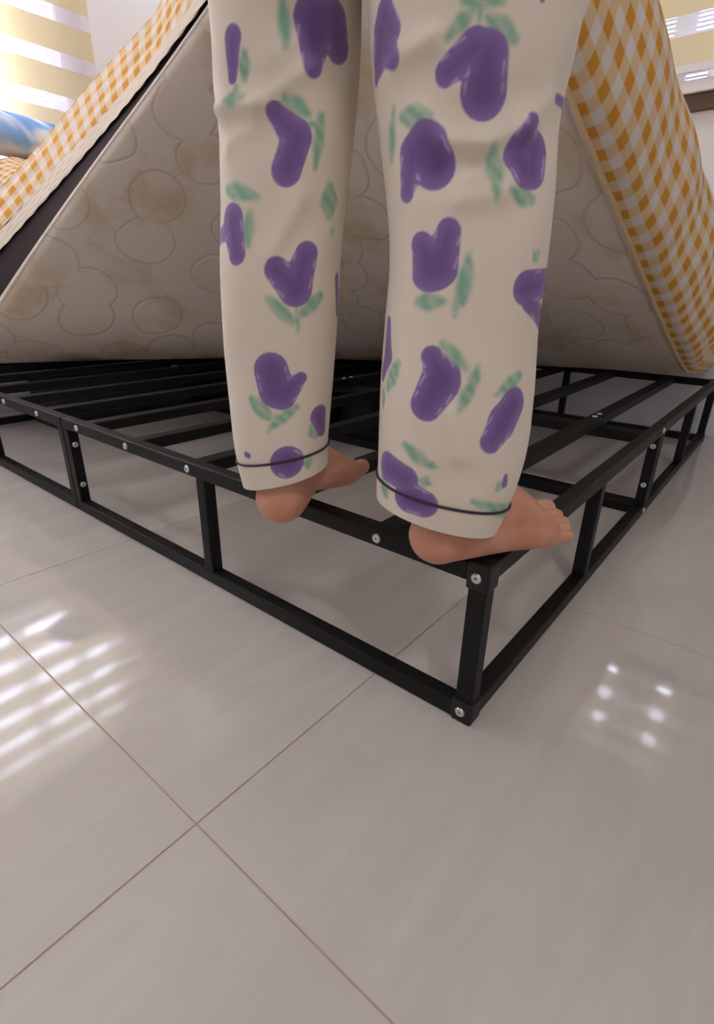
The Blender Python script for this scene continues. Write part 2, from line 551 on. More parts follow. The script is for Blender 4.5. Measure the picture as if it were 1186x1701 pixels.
# ends (along X) at Y=0 and Y=FL-TB
for y in (0.0, FL - TB):
    for x0, x1 in ((TB, MX - 0.0008), (MX + 0.0008, FW - TB)):
        a = tube('end_rail', (x0, y, H - TB), (x1, y + TB, H))
        b_ = tube('end_bottom_rail', (x0, y, 0.001), (x1, y + TB, 0.001 + TB))
        if y == 0.0:
            xb = x0 - 0.012 if x0 > 0.5 else x1 - 0.02
            if x0 < 0.5:
                bolt((x1 - 0.014, 0, H - TB / 2), '-y', a); bolt((x1 - 0.014, 0, 0.001 + TB / 2), '-y', b_)
    for xp in (0.395, MX - TB - 0.001, MX + 0.001, FW - 0.395 - TB):
        p = tube('post', (xp, y + 0.0006, 0.001 + TB), (xp + TB, y + TB - 0.0006, H - TB))
        if y == 0.0 and abs(xp - (MX - TB - 0.001)) < 1e-6:
            for z in (0.072, 0.160): bolt((xp, y + TB / 2, z), '-x', p)
# corner posts with plastic corner blocks
for x in (0.0, FW - TB):
    for y in (0.0, FL - TB):
        tube('corner_post', (x + 0.0004, y + 0.0004, 0.030), (x + TB - 0.0004, y + TB - 0.0004, H - 0.030))
        for z0 in (0.0, H - 0.030):
            c = box('corner_block', (x - 0.002, y - 0.002, z0), (x + TB + 0.002, y + TB + 0.002, z0 + 0.030 + (0.0015 if z0 else 0)), M['cap'], frame, bevel=0.003)
            if x == 0.0 and y == 0.0:
                bolt((x - 0.002, y + 0.012, z0 + 0.016), '-x', c)
# slats (along X), screwed to the rails
SLY = [0.141 + 0.187 * k for k in range(10)]
for y in SLY:
    for x0, x1 in ((TB, MX - 0.001), (MX + 0.001, FW - TB)):
        s = tube('slat', (x0, y - 0.015, H - 0.024), (x1, y + 0.015, H - 0.003))
        xe = x1 - 0.016 if x1 < 1.0 else x0 + 0.016
        bolt((xe, y, H - 0.003), 'z', s)
    rail = r_near[0] if y < MY else r_near[1]
    bolt((0.0, y, H - TB / 2), '-x', rail[0])

def smooth_interp(x, xs, ys):
    # Catmull-Rom on sorted xs
    xs = np.asarray(xs); ys = np.asarray(ys); m = np.gradient(ys, xs, axis=0)
    i = np.clip(np.searchsorted(xs, x) - 1, 0, len(xs) - 2)
    h_ = xs[i + 1] - xs[i]; t = np.clip((x - xs[i]) / h_, 0, 1)
    if ys.ndim > 1: t = t[:, None]; h_ = h_[:, None]
    return (2 * t ** 3 - 3 * t ** 2 + 1) * ys[i] + (t ** 3 - 2 * t ** 2 + t) * h_ * m[i] + (-2 * t ** 3 + 3 * t ** 2) * ys[i + 1] + (t ** 3 - t ** 2) * h_ * m[i + 1]


# ------------------------------------------------------------------ mattress
FQ = dict(b=1.9752, e=0.606, R=0.3669, th=0.8089, ox=0.0751, oy=0.0507, tw=-0.589, ka=-0.268, cb=-0.1849,
          k=(-0.0592, 0.0022, 0.0762, -0.0024, 0.1892, -0.0159, 0.0115, -0.1325, -0.0294))
MW, ML, MT = 1.62, 1.95, 0.22


def bend(P):
    """rest position on the frame -> position with the near corner lifted, bent along a diagonal"""
    P = np.array(P, float)
    q = FQ; k = q['k']
    # the free long edge is squashed outward towards the top
    fl = np.clip((P[:, 1] - 0.70) * 0.30, 0, 0.24) * np.clip((1.85 - P[:, 1]) / 0.25, 0, 1)
    P[:, 0] = P[:, 0] - fl * np.clip(P[:, 2] / MT, 0, 1.2) * np.clip(1 - P[:, 0] / 0.35, 0, 1)
    A = np.array([0, q['b']]); B = np.array([MW, q['e']]); Lb = np.linalg.norm(B - A); t = (B - A) / Lb
    n = np.array([-t[1], t[0]])
    if n @ (-A) < 0: n = -n
    xy = P[:, :2] + [q['ox'], q['oy']]
    s0 = (xy - A) @ n; al = (xy - A) @ t; w = P[:, 2]
    a_ = np.clip((al / Lb - .5) * 2, -1.2, 1.2)
    sh = q['cb'] * (1 - a_ ** 2)
    s = s0 - sh
    th = q['th'] + q['tw'] * a_
    sp = np.maximum(s, 0); hor = np.minimum(s, 0) + sh; z = np.zeros_like(s)
    theta = lambda x: np.minimum(x / q['R'], th) + q['ka'] * np.maximum(x - q['R'] * th, 0)
    NN = 40; ds = sp / NN
    for i in range(NN):
        a = theta((i + .5) * ds); hor = hor + np.cos(a) * ds; z = z + np.sin(a) * ds
    a = theta(sp)
    hor = hor - np.sin(a) * w; z = z + np.cos(a) * w
    s2 = sp * sp
    hor = hor + s2 * (k[0] + k[1] * a_ + k[2] * a_ ** 2)
    zr = np.where(sp > 0, 1.0, 0.0) * np.clip((P[:, 0] - 0.75) / 0.5, 0, 1) * np.clip(1 - z / 0.45, 0, 1) * np.clip(z / 0.02, 0, 1)
    z = np.maximum(z - 0.024 * zr, np.minimum(z, 0.0))
    z = z + s2 * (k[3] + k[4] * a_ + k[5] * a_ ** 2)
    al = al + s2 * (k[6] + k[7] * a_ + k[8] * a_ ** 2)
    return np.column_stack([A + np.outer(al, t) + np.outer(hor, n), z + H + 0.002])


def grid_faces(nu, nv, off=0, flip=False, wrap=False):
    idx = np.arange(nu * nv).reshape(nu, nv) + off
    if wrap: idx = np.concatenate([idx, idx[:1]], 0)
    a, b_, c, d = idx[:-1, :-1].ravel(), idx[1:, :-1].ravel(), idx[1:, 1:].ravel(), idx[:-1, 1:].ravel()
    f = np.column_stack([a, b_, c, d])
    return f[:, ::-1] if flip else f


def edge_round(u, v, r):
    d = np.minimum.reduce([u, MW - u, v, ML - v])
    d = np.clip(d, 0, r)
    return r - np.sqrt(np.maximum(r * r - (r - d) ** 2, 0))


def axis_pts(L, n, r):
    e = np.array([0, .1, .3, .6, 1.0]) * r
    return np.concatenate([e, np.linspace(r, L - r, n)[1:-1], L - e[::-1]])


us, vs = axis_pts(MW, 46, 0.018), axis_pts(ML, 54, 0.018)
UU, VV = np.meshgrid(us, vs, indexing='ij')
ER = edge_round(UU, VV, 0.018)
NU, NV = len(us), len(vs)
bot = np.column_stack([UU.ravel(), VV.ravel(), ER.ravel()])
mattress = mesh_obj('mattress', bend(bot), grid_faces(NU, NV, flip=True), M['quilt'], None, True, uvs=bot[:, :2])
tag(mattress, 'thick cream quilted mattress with near corner lifted off the black frame', 'mattress')
top = np.column_stack([UU.ravel(), VV.ravel(), MT - ER.ravel()])
mesh_obj('top_panel', bend(top), grid_faces(NU, NV), M['quilt'], mattress, True, uvs=top[:, :2])


def side_strip(name, ua, va, ub, vb, n, w0, w1, nw, mat, parent, off=0.0, uvfun=None, flip=False, wave=None):
    tt = np.linspace(0, 1, n)
    pts = []; uvs = []
    for t in tt:
        u_, v_ = ua + (ub - ua) * t, va + (vb - va) * t
        a0 = w0(t) if callable(w0) else w0
        a1 = w1(t) if callable(w1) else w1
        for q in np.linspace(0, 1, nw):
            w = a0 + (a1 - a0) * q
            o = off + (wave(t, q) if wave else 0)
            nx = (-1 if ua == ub == 0 else 1 if ua == ub else 0); ny = (-1 if va == vb == 0 else 1 if va == vb else 0)
            pts.append((u_ + nx * o, v_ + ny * o, w))
            uvs.append((u_ if va == vb else v_, w))
    return mesh_obj(name, bend(pts), grid_faces(n, nw, flip=flip), mat, parent, True, uvs=uvs)


for a, fl in (((0, 0, 0, ML), False), ((0, 0, MW, 0), True), ((MW, 0, MW, ML), True), ((0, ML, MW, ML), False)):
    side_strip('side_band', a[0], a[1], a[2], a[3], 60, 0.018, MT - 0.018, 6, M['band'], mattress, flip=fl)


def tube_along(name, pts, rad, mat, parent, seg=8, closed=False):
    pts = np.asarray(pts, float); n = len(pts)
    tg = np.gradient(pts, axis=0); tg /= np.linalg.norm(tg, axis=1)[:, None]
    up = np.array([0.3, -0.2, 0.93]); vs_ = []
    for p, t in zip(pts, tg):
        a = np.cross(t, up); a /= np.linalg.norm(a); b_ = np.cross(a, t)
        for k in range(seg):
            q = 2 * math.pi * k / seg
            vs_.append(p + rad * (math.cos(q) * a + math.sin(q) * b_))
    f = []
    for i in range(n - 1 + (1 if closed else 0)):
        for k in range(seg):
            f.append((i * seg + k, i * seg + (k + 1) % seg, ((i + 1) % n) * seg + (k + 1) % seg, ((i + 1) % n) * seg + k))
    return mesh_obj(name, vs_, f, mat, parent, True)


pp = []
for t in np.linspace(0.0, 1, 80): pp.append((0.003, 0.003 + (ML - .006) * (1 - t), 0.012))
for t in np.linspace(0.01, 1, 70): pp.append((0.003 + (MW - .006) * t, 0.003, 0.012))
tube_along('edge_piping', bend(pp), 0.0045, M['piping'], mattress)

# fitted sheet over the mattress
rs = 0.045


def sheet_top(u, v):
    su = np.clip(u / 0.55, 0, 1); su = su * su * (3 - 2 * su)
    sv = np.clip(1 - v / 0.5, 0, 1)
    return MT + 0.012 + 0.04 * su * sv


ER2 = edge_round(UU, VV, 0.018)
sw = sheet_top(UU, VV) - ER2 + 0.002 * np.sin(UU * 31) * np.sin(VV * 27)
ins = np.column_stack([np.where(UU <= 0, -0.006, np.where(UU >= MW, MW + 0.006, UU)).ravel(),
                       np.where(VV <= 0, -0.006, np.where(VV >= ML, ML + 0.006, VV)).ravel(), sw.ravel()])
sheet = mesh_obj('fitted_sheet', bend(ins), grid_faces(NU, NV), M['gingham'], None, True, uvs=ins[:, :2])
tag(sheet, 'mustard and white gingham fitted sheet over the lifted mattress', 'bed sheet')


def hem_left(t):      # t along v: how much of the dark band stays uncovered
    return 0.010 + MT * np.clip((t * ML - 0.52) * 0.40, 0, 0.36)


side_strip('left_drop', 0, 0, 0, ML, 140, lambda t: hem_left(t) + 0.045, lambda t: float(sheet_top(0, t * ML)) - 0.018, 20, M['gingham'], sheet,
           off=0.007, wave=lambda t, q: 0.004 * abs(math.sin(q * 7.5)) + 0.002 * math.sin(t * 30))
side_strip('gathered_hem', 0, 0, 0, ML, 220, hem_left, lambda t: hem_left(t) + 0.047, 16, M['hem'], sheet,
           off=0.007, wave=lambda t, q: 0.0035 * (1 - q) + 0.0025 * math.sin(q * 24 + 9 * t) + 0.0012 * math.sin(t * 240 + 3 * math.sin(q * 5)))
# the side towards the foot end sags outward below its top edge
prof = [(0.0, 0.002), (-0.034, 0.010), (-0.062, 0.040), (-0.080, 0.085), (-0.086, 0.13), (-0.082, 0.18), (-0.060, 0.225), (-0.02, 0.25), (0.0, 0.262)]
pf = np.array(prof); cum = np.concatenate([[0], np.cumsum(np.linalg.norm(np.diff(pf, axis=0), axis=1))])
qq = np.linspace(0, cum[-1], 34)
pv, pw = smooth_interp(qq, cum, pf[:, 0]), smooth_interp(qq, cum, pf[:, 1])
pts = []; uvs_ = []
for t in np.linspace(0, 1, 220):
    u_ = t * MW
    sag = 1.0 - 0.55 * np.clip((u_ - 1.2) / 0.4, 0, 1)
    wr = 0.004 * np.sin(u_ * 26 + 2 * np.sin(u_ * 7)) * np.sin(np.pi * qq / cum[-1]) + 0.003 * np.sin(qq * 70 + u_ * 5) * np.clip((u_ - 0.7), 0, 1)
    top_w = float(sheet_top(u_, 0)) / 0.262
    for a, b_, c_, w_ in zip(pv, pw, qq, wr):
        pts.append((u_ + 0.004 * math.sin(c_ * 40), (a * sag) - 0.008 - w_, b_ * min(1.0, 0.0 + top_w * 1.02)))
        uvs_.append((u_, c_))
mesh_obj('right_drop', bend(pts), grid_faces(220, len(qq), flip=True), M['gingham'], sheet, True, uvs=uvs_)
side_strip('far_drop', MW, 0, MW, ML, 60, 0.02, lambda t: float(sheet_top(MW, t * ML)) - 0.03, 5, M['gingham'], sheet, off=0.007, flip=True)
side_strip('head_drop', 0, ML, MW, ML, 60, 0.02, lambda t: float(sheet_top(t * MW, ML)) - 0.03, 5, M['gingham'], sheet, off=0.007)
pr = []
for t in np.linspace(0, 1, 60): pr.append((t * MW, -0.010, 0.002 + 0.002 * math.sin(t * 90)))
tube_along('elastic_edge', bend(pr), 0.005, M['gingham'], sheet)


# folded comforter and pillow pushed to the head of the bed
def blob(name, c, r, mat, rot=0.0, tilt=0.0, n=3.0, lump=0.0, nu=48, nv=28, uvs=1.0):
    th = np.linspace(0, 2 * np.pi, nu, endpoint=False); ph = np.linspace(-np.pi / 2, np.pi / 2, nv)
    T_, P_ = np.meshgrid(th, ph, indexing='ij')
    sp = lambda x, e: np.sign(x) * np.abs(x) ** e
    e = 2 / n
    x = r[0] * sp(np.cos(P_), 0.75) * sp(np.cos(T_), e); y = r[1] * sp(np.cos(P_), 0.75) * sp(np.sin(T_), e); z = r[2] * np.sin(P_)
    d = 1 + lump * (np.sin(5 * T_ + 2 * P_) * np.cos(3 * P_ + T_) + 0.6 * np.sin(9 * T_ - 4 * P_))
    V = np.column_stack([(x * d).ravel(), (y * d).ravel(), (z * d).ravel()])
    R = np.array(Matrix.Rotation(rot, 3, 'Z') @ Matrix.Rotation(tilt, 3, 'X'))
    o = mesh_obj(name, V @ R.T, grid_faces(nu, nv, wrap=True), mat, None, True, uvs=np.column_stack([x.ravel() + z.ravel() * .6, y.ravel() + z.ravel()]))
    o.location = c
    return o


comf = blob('comforter', (0.42, 1.84, 0.620), (0.25, 0.17, 0.180), M['gingham_fine'], rot=0.3, n=3.2, lump=0.04)
tag(comf, 'bunched mustard gingham comforter under the blue pillow', 'comforter')
pil = blob('pillow', (0.40, 1.90, 0.878), (0.25, 0.115, 0.058), M['pillow'], rot=0.05, tilt=0.25, n=3.6, lump=0.015)
tag(pil, 'blue and white marbled pillow lying in front of the striped blind', 'pillow')

# black box with red print stored under the frame
bx_ = box('black_box', (0.27, 1.64, 0.001), (0.77, 1.87, 0.155), M['box'], None, bevel=0.004)
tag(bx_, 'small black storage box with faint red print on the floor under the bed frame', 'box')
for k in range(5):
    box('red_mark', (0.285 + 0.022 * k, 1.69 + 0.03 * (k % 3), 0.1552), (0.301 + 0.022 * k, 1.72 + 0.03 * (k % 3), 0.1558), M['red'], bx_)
b2 = thing('black_box', 'added large black box deepening the shade under the far half of the bed frame', 'box', (1.2, 1.33, 0.0))  # added dark block, stands in for the deep shade under the bed
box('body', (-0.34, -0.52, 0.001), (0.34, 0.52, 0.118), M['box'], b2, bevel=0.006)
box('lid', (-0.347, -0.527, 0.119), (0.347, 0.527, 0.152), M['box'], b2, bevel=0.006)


# ------------------------------------------------------------------ person
RR = [(845, 627, 824), (800, 627, 846), (740, 628, 866), (640, 632, 879), (540, 640, 886), (430, 648, 901), (330, 642, 911), (200, 628, 921), (100, 619, 945), (0, 612, 966), (-110, 604, 985), (-220, 600, 1000)]
LL = [(785, 407, 545), (740, 396, 547), (660, 385, 551), (560, 372, 556), (440, 366, 564), (330, 370, 576), (240, 367, 586), (170, 360, 593), (100, 358, 598), (0, 349, 602), (-110, 335, 606), (-220, 325, 608)]


def leg_profile(rows, Dfun):
    out = []
    for y, xl, xr in rows:
        D = Dfun(y)
        a, b_ = pix(xl, y, D=D), pix(xr, y, D=D)
        out.append(((a + b_) / 2, np.linalg.norm((b_ - a)[:2]) / 2))
    cs = np.array([o[0] for o in out]); hw = np.array([o[1] for o in out])
    return cs, hw


RC, RHW = leg_profile(RR, lambda y: 0.490 + 0.02 * (845 - y) / 845)
LC, LHW = leg_profile(LL, lambda y: 0.580 - 0.01 * (785 - y) / 785)


# --- print: tapered strokes listed as (kind, x0,y0,r0, x1,y1,r1) in photograph pixels, moved onto the cloth below
P_, G_ = 'p', 'g'
PRINT_L = [
    (P_, 385, 62, 14, 382, 128, 7), (G_, 404, 89, 7, 400, 128, 6), (G_, 378, 167, 6, 402, 162, 6), (G_, 388, 142, 4, 391, 170, 3),
    (P_, 526, 36, 35, 519, 110, 15), (P_, 552, 36, 25, 564, 78, 18), (G_, 470, 6, 9, 475, 75, 6),
    (P_, 491, 224, 25, 459, 186, 15), (P_, 492, 228, 24, 476, 281, 24), (G_, 475, 162, 8, 513, 186, 9), (G_, 534, 194, 8, 526, 278, 4), (G_, 530, 208, 7, 540, 187, 2), (G_, 513, 205, 3, 532, 207, 4),
    (P_, 386, 366, 19, 393, 422, 14), (P_, 376, 385, 10, 370, 408, 5), (G_, 380, 314, 8, 428, 328, 5), (G_, 415, 355, 7, 412, 407, 5),
    (G_, 549, 314, 11, 549, 355, 10), (G_, 551, 384, 5, 553, 384, 3),
    (P_, 490, 480, 25, 459, 448, 19), (P_, 491, 480, 25, 510, 422, 18), (G_, 447, 496, 7, 487, 536, 7), (G_, 530, 491, 8, 496, 526, 6), (G_, 491, 508, 2, 494, 550, 3),
    (P_, 557, 462, 5, 557, 517, 5), (P_, 458, 648, 28, 449, 615, 27), (P_, 470, 655, 25, 499, 628, 10), (G_, 418, 664, 8, 447, 694, 8), (G_, 493, 676, 6, 450, 711, 6), (G_, 460, 688, 2, 446, 718, 2),
    (P_, 557, 574, 5, 553, 634, 6), (G_, 551, 650, 5, 550, 664, 5), (P_, 530, 690, 15, 535, 714, 9), (G_, 517, 708, 6, 524, 724, 7),
    (P_, 476, 768, 26, 478, 769, 26), (G_, 513, 762, 7, 511, 776, 5), (P_, 409, 755, 4, 413, 757, 4),
]
PRINT_R = [
    (P_, 640, 28, 17, 648, 52, 15), (P_, 633, 60, 18, 630, 90, 17), (P_, 640, 80, 18, 656, 100, 11), (P_, 629, 100, 14, 626, 132, 5),
    (P_, 808, 92, 32, 806, 150, 37), (P_, 789, 80, 28, 738, 118, 18), (G_, 742, 60, 7, 784, 16, 10), (G_, 812, 28, 9, 853, 66, 11), (G_, 798, 0, 4, 795, 42, 3), (G_, 770, 0, 9, 835, 2, 6),
    (P_, 705, 252, 40, 715, 268, 36), (P_, 682, 254, 23, 674, 320, 12), (G_, 665, 192, 10, 710, 194, 11), (G_, 651, 178, 3, 651, 265, 6),
    (P_, 866, 260, 24, 876, 278, 25), (P_, 868, 240, 20, 880, 204, 11), (P_, 890, 250, 20, 886, 285, 20), (G_, 824, 246, 10, 826, 300, 12), (G_, 826, 300, 7, 824, 332, 3), (G_, 850, 317, 7, 884, 332, 10),
    (P_, 921, 165, 5, 917, 192, 5), (P_, 898, 1, 4, 900, -8, 5),
    (P_, 714, 446, 33, 700, 407, 18), (P_, 728, 444, 32, 745, 384, 20), (G_, 779, 424, 6, 766, 500, 12), (G_, 697, 501, 11, 736, 501, 7), (G_, 757, 492, 4, 756, 526, 3),
    (P_, 646, 535, 6, 644, 590, 11), (P_, 644, 590, 11, 636, 622, 6), (G_, 662, 604, 8, 643, 646, 6), (G_, 637, 650, 4, 636, 674, 3),
    (P_, 734, 624, 29, 718, 594, 18), (P_, 730, 636, 31, 706, 674, 24), (G_, 736, 571, 8, 774, 612, 7), (G_, 795, 608, 3, 784, 640, 9), (G_, 784, 640, 9, 763, 682, 5),
    (P_, 876, 478, 20, 888, 460, 12), (P_, 882, 500, 12, 876, 558, 10), (G_, 893, 422, 6, 889, 430, 5),
    (P_, 858, 672, 20, 838, 702, 23), (P_, 838, 702, 23, 818, 735, 17), (G_, 827, 656, 4, 867, 625, 8),
    (P_, 643, 776, 20, 672, 795, 21), (G_, 672, 740, 8, 712, 774, 7), (G_, 712, 772, 6, 726, 777, 2), (G_, 706, 797, 8, 704, 806, 7),
    (P_, 680, 827, 26, 702, 838, 23), (G_, 636, 794, 6, 641, 824, 6), (P_, 838, 804, 5, 840, 792, 4), (G_, 826, 812, 5, 834, 800, 4), (G_, 785, 832, 6, 826, 840, 7),
]
FOLD_L = [(365, 182, 430, 172, .0045), (430, 172, 520, 110, .004), (450, 420, 500, 330, .003), (380, 240, 420, 215, .002), (500, 60, 440, 100, .002)]
FOLD_R = [(735, 232, 800, 238, .0045), (800, 238, 868, 212, .004), (868, 212, 905, 170, .002), (700, 190, 735, 232, .003), (770, 300, 850, 285, .003), (760, 335, 840, 318, .003), (650, 110, 720, 60, .003), (760, 760, 752, 690, .003)]


def ccol(c): return np.array(lin(c)[:3])


def make_leg(cs, hw, prints, folds, tilt, seed, zcut, parent, hem_z):
    """pyjama leg as one fine tube: columns around, rows upward, with a turned-up cuff"""
    g = np.random.default_rng(seed)
    order = np.argsort(cs[:, 2])
    z = cs[order, 2]; cc = cs[order]; hh = hw[order]
    NR, NC = 430, 400
    zz = np.linspace(z[0], z[-1], NR)
    C_ = smooth_interp(zz, z, cc); A_ = smooth_interp(zz, z, hh)
    ang = np.linspace(-np.pi, np.pi, NC, endpoint=False)      # 0 faces the camera
    sn, cs_ = np.sin(ang), -np.cos(ang)
    e = 2 / 2.25
    ex = np.sign(sn) * np.abs(sn) ** e; ey = np.sign(cs_) * np.abs(cs_) ** e
    depth = 0.95
    zf = (zz - z[0]) / (z[-1] - z[0])
    fac = np.ones(NR)
    inc = np.clip((zcut - zz) / 0.0015, 0, 1)                 # cuff stands a little proud
    fac = fac + 0.018 * inc
    # low frequency looseness
    lo_ = np.zeros((NR, NC))
    for _ in range(7):
        kx = g.integers(1, 4); kz = g.uniform(8, 26); ph = g.uniform(0, 6.28)
        lo_ += g.uniform(.3, 1) * np.sin(kx * ang[None, :] + ph) * np.sin(kz * zz[:, None] + g.uniform(0, 6.28))
    lo_ *= 0.0012
    R_ = A_[:, None] * fac[:, None]
    X = RH[None, None, :] * (R_ * ex[None, :])[..., None] + FH[None, None, :] * (R_ * depth * ey[None, :])[..., None]
    P = C_[:, None, :] + X
    nrm = RH * (ex / 1.0)[:, None] + FH * (ey / depth)[:, None]
    nrm /= np.linalg.norm(nrm, axis=1)[:, None]
    tz = tilt * np.exp(-(zz - z[0]) / 0.10)
    P[..., 2] += tz[:, None] * ex[None, :] * A_[:, None]
    # arc length coordinate
    arc = np.concatenate([np.zeros((NR, 1)), np.cumsum(np.linalg.norm(np.diff(P, axis=1), axis=2), 1)], 1)
    arc = arc - arc[:, [NC // 2]]
    q = np.broadcast_to(zz[:, None], arc.shape)
    pr = project(P.reshape(-1, 3)).reshape(NR, NC, 3)
    front = (np.abs(ang) < 1.75)
    fidx = np.where(front)[0]
    prf = pr[:, fidx]
    def cloth(x, y):
        d = (prf[..., 0] - x) ** 2 + (prf[..., 1] - y) ** 2
        i, j = np.unravel_index(d.argmin(), d.shape)
        jj = fidx[j]
        # extend linearly outside the visible cloth so that shapes are cut off, not squeezed
        v_ = P[i, jj] - CAM; fac_ = abs(v_ @ nrm[jj]) / np.linalg.norm(v_)
        return np.array([arc[i, jj], zz[i] - (y - prf[i, j, 1]) * prf[i, j, 2] / FPX]), prf[i, j, 2] / FPX * min(1.9, max(fac_, .05) ** -0.5)
    def capsule(p0, r0_, p1, r1_, leaf=False):
        d = p1 - p0; L2 = max(d @ d, 1e-10)
        t = np.clip(((arc - p0[0]) * d[0] + (q - p0[1]) * d[1]) / L2, 0, 1)
        rad = r0_ + (r1_ - r0_) * t
        if leaf: rad = rad * (0.55 + 0.55 * np.sin(np.pi * t))
        return np.hypot(arc - p0[0] - t * d[0], q - p0[1] - t * d[1]) - rad
    # back of the leg, not in the photo: the same motif repeated
    strokes = []
    for k, x0, y0, a, x1, y1, b_ in prints:
        (p0, s0), (p1, s1) = cloth(x0, y0), cloth(x1, y1)
        g_ = 1.08 if k == P_ else 1.38
        strokes.append((k, p0, a * s0 * g_, p1, b_ * s1 * g_))
    half = arc.max()
    for row in range(6):
        for side in (-1, 1):
            c0 = np.array([side * half * g.uniform(.66, .9), zz[0] + 0.06 + row * 0.085 + (0.03 if side > 0 else 0)])
            a = g.uniform(0, 6.28); rot = np.array([[math.cos(a), -math.sin(a)], [math.sin(a), math.cos(a)]])
            for k, x0, y0, ra, x1, y1, rb in ((P_, 0, 0, .016, -.02, .02, .012), (P_, 0, 0, .016, .014, .036, .012), (G_, -.028, -.012, .005, -.002, -.036, .005), (G_, .026, -.01, .005, .002, -.034, .005)):
                strokes.append((k, c0 + rot @ np.array([x0, y0]), ra, c0 + rot @ np.array([x1, y1]), rb))
    base = np.broadcast_to(ccol((234, 220, 200)), (NR, NC, 3)).copy()
    jit = g.normal(0, 1, (NR // 6 + 2, NC // 6 + 2))
    jn = np.kron(jit, np.ones((6, 6)))[:NR, :NC]
    dg = np.full((NR, NC), 1.0); dp = np.full((NR, NC), 1.0)
    for k, p0, a, p1, b_ in strokes:
        d = capsule(p0, a, p1, b_, k == G_)
        if k == G_: dg = np.minimum(dg, d)
        else:
            hb = np.clip(0.5 + 0.5 * (dp - d) / 0.0028, 0, 1)
            dp = dp * (1 - hb) + d * hb - 0.0028 * hb * (1 - hb)
    brush = 0.5 + 0.5 * np.sin(arc * 420 + q * 260 + jn * 0.35 + 2 * np.sin(q * 130))
    mg = np.clip((0.0022 - dg) / 0.0045, 0, 1) * (0.58 + 0.32 * brush)
    base = base * (1 - mg[..., None]) + ccol((120, 178, 146)) * mg[..., None]
    mp = np.clip((0.0004 - dp) / 0.0012, 0, 1)
    inner = np.clip(-dp / 0.012, 0, 1)[..., None]
    pc = ccol((142, 114, 170)) * (1 - inner) + ccol((119, 91, 146)) * inner
    base = base * (1 - mp[..., None]) + pc * mp[..., None]
    for k, p0, a, p1, b_ in strokes:                      # small printed glints along the petals
        if k != P_ or a < 0.008: continue
        d = p1 - p0; L = np.linalg.norm(d)
        if L < 1e-4: continue
        d /= L
        for sg in (-1, 1):
            n_ = np.array([-d[1], d[0]]) * sg
            for fa, ln in ((0.15, 0.008), (0.75, 0.005)):
                c0 = p0 + d * L * fa + n_ * (a + (b_ - a) * fa) * 0.80
                dd = capsule(c0, 0.0010, c0 + d * ln, 0.0007)
                mh = (np.clip((0.0006 - dd) / 0.0012, 0, 1) * np.clip((dp + 0.0055) / 0.002, 0, 1))[..., None] * (0.42 if (int(p0[0] * 1e4) + int(fa * 10)) % 3 else 0.1)
                base = base * (1 - mh) + ccol((222, 208, 234)) * mh
    # folds
    disp = lo_
    for x0, y0, x1, y1, amp in folds:
        (p0, _), (p1, _) = cloth(x0, y0), cloth(x1, y1)
        d = capsule(p0, 0, p1, 0)
        disp = disp + amp * (np.exp(-(d / 0.007) ** 2) - 0.45 * np.exp(-((d - 0.02) / 0.012) ** 2))
    P = P + nrm[None] * disp[..., None]
    # turn the hem inward
    lip = P[0] * 1.0
    ctr = lip.mean(0)
    rows = [P[::-1][i] for i in range(NR)][::-1]
    lip1 = ctr + (lip - ctr) * 0.97 + [0, 0, -0.0008]; lip2 = ctr + (lip - ctr) * 0.94 + [0, 0, 0.002]; lip3 = ctr + (lip - ctr) * 0.93 + [0, 0, 0.04]
    allP = np.concatenate([lip3[None], lip2[None], lip1[None], P], 0)
    colr = np.concatenate([np.broadcast_to(ccol((225, 212, 196)), (3, NC, 3)), base], 0)
    n_rows = NR + 3
    idx = np.arange(n_rows * NC).reshape(n_rows, NC)
    idx = np.concatenate([idx, idx[:, :1]], 1)
    f = np.column_stack([idx[:-1, :-1].ravel(), idx[:-1, 1:].ravel(), idx[1:, 1:].ravel(), idx[1:, :-1].ravel()])
    ci = int(np.searchsorted(zz, zcut))
    piping = P[ci] + nrm * 0.0012
    return allP.reshape(-1, 3), f, colr.reshape(-1, 3), piping, C_, A_, zz


zcR = pix(730, 806, D=0.490)[2]; zcL = pix(470, 747, D=0.580)[2]
vR, fR, cR, pipR, RCi, RAi, Rz = make_leg(RC, RHW, PRINT_R, FOLD_R, -0.22, 11, zcR, None, 0)
vL, fL_, cL, pipL, LCi, LAi, Lz = make_leg(LC, LHW, PRINT_L, FOLD_L, 0.27, 12, zcL, None, 0)

# pelvis part of the trousers (above the picture)
hipR, hipL = RCi[-1], LCi[-1]
hc = (hipR + hipL) / 2
latd = (hipR - hipL)[:2]; latd = np.append(latd / np.linalg.norm(latd), 0)
fwd = np.array([-latd[1], latd[0], 0]); fwd = fwd if fwd @ FH > 0 else -fwd
pel = []; PN = 64
zt = hipR[2] * .5 + hipL[2] * .5
gapw = np.linalg.norm((hipR - hipL)[:2]) / 2
for z_, a_, b_ in ((zt - 0.03, gapw + max(RAi[-1], LAi[-1]) * .9, .095), (zt + .05, gapw + .085, .11), (zt + .13, gapw + .08, .115), (zt + .20, gapw + .055, .10), (zt + .26, gapw + .03, .088), (zt + .30, gapw + .025, .084)):
    a_ = min(a_, 0.21)
    for k in range(PN):
        t = 2 * math.pi * k / PN
        pel.append(np.array([hc[0], hc[1], z_]) + latd * a_ * math.cos(t) + fwd * b_ * math.sin(t))
pel = np.array(pel)
fP = []
for i in range(5):
    for k in range(PN):
        fP.append((i * PN + k, i * PN + (k + 1) % PN, (i + 1) * PN + (k + 1) % PN, (i + 1) * PN + k))
fP = np.array(fP)


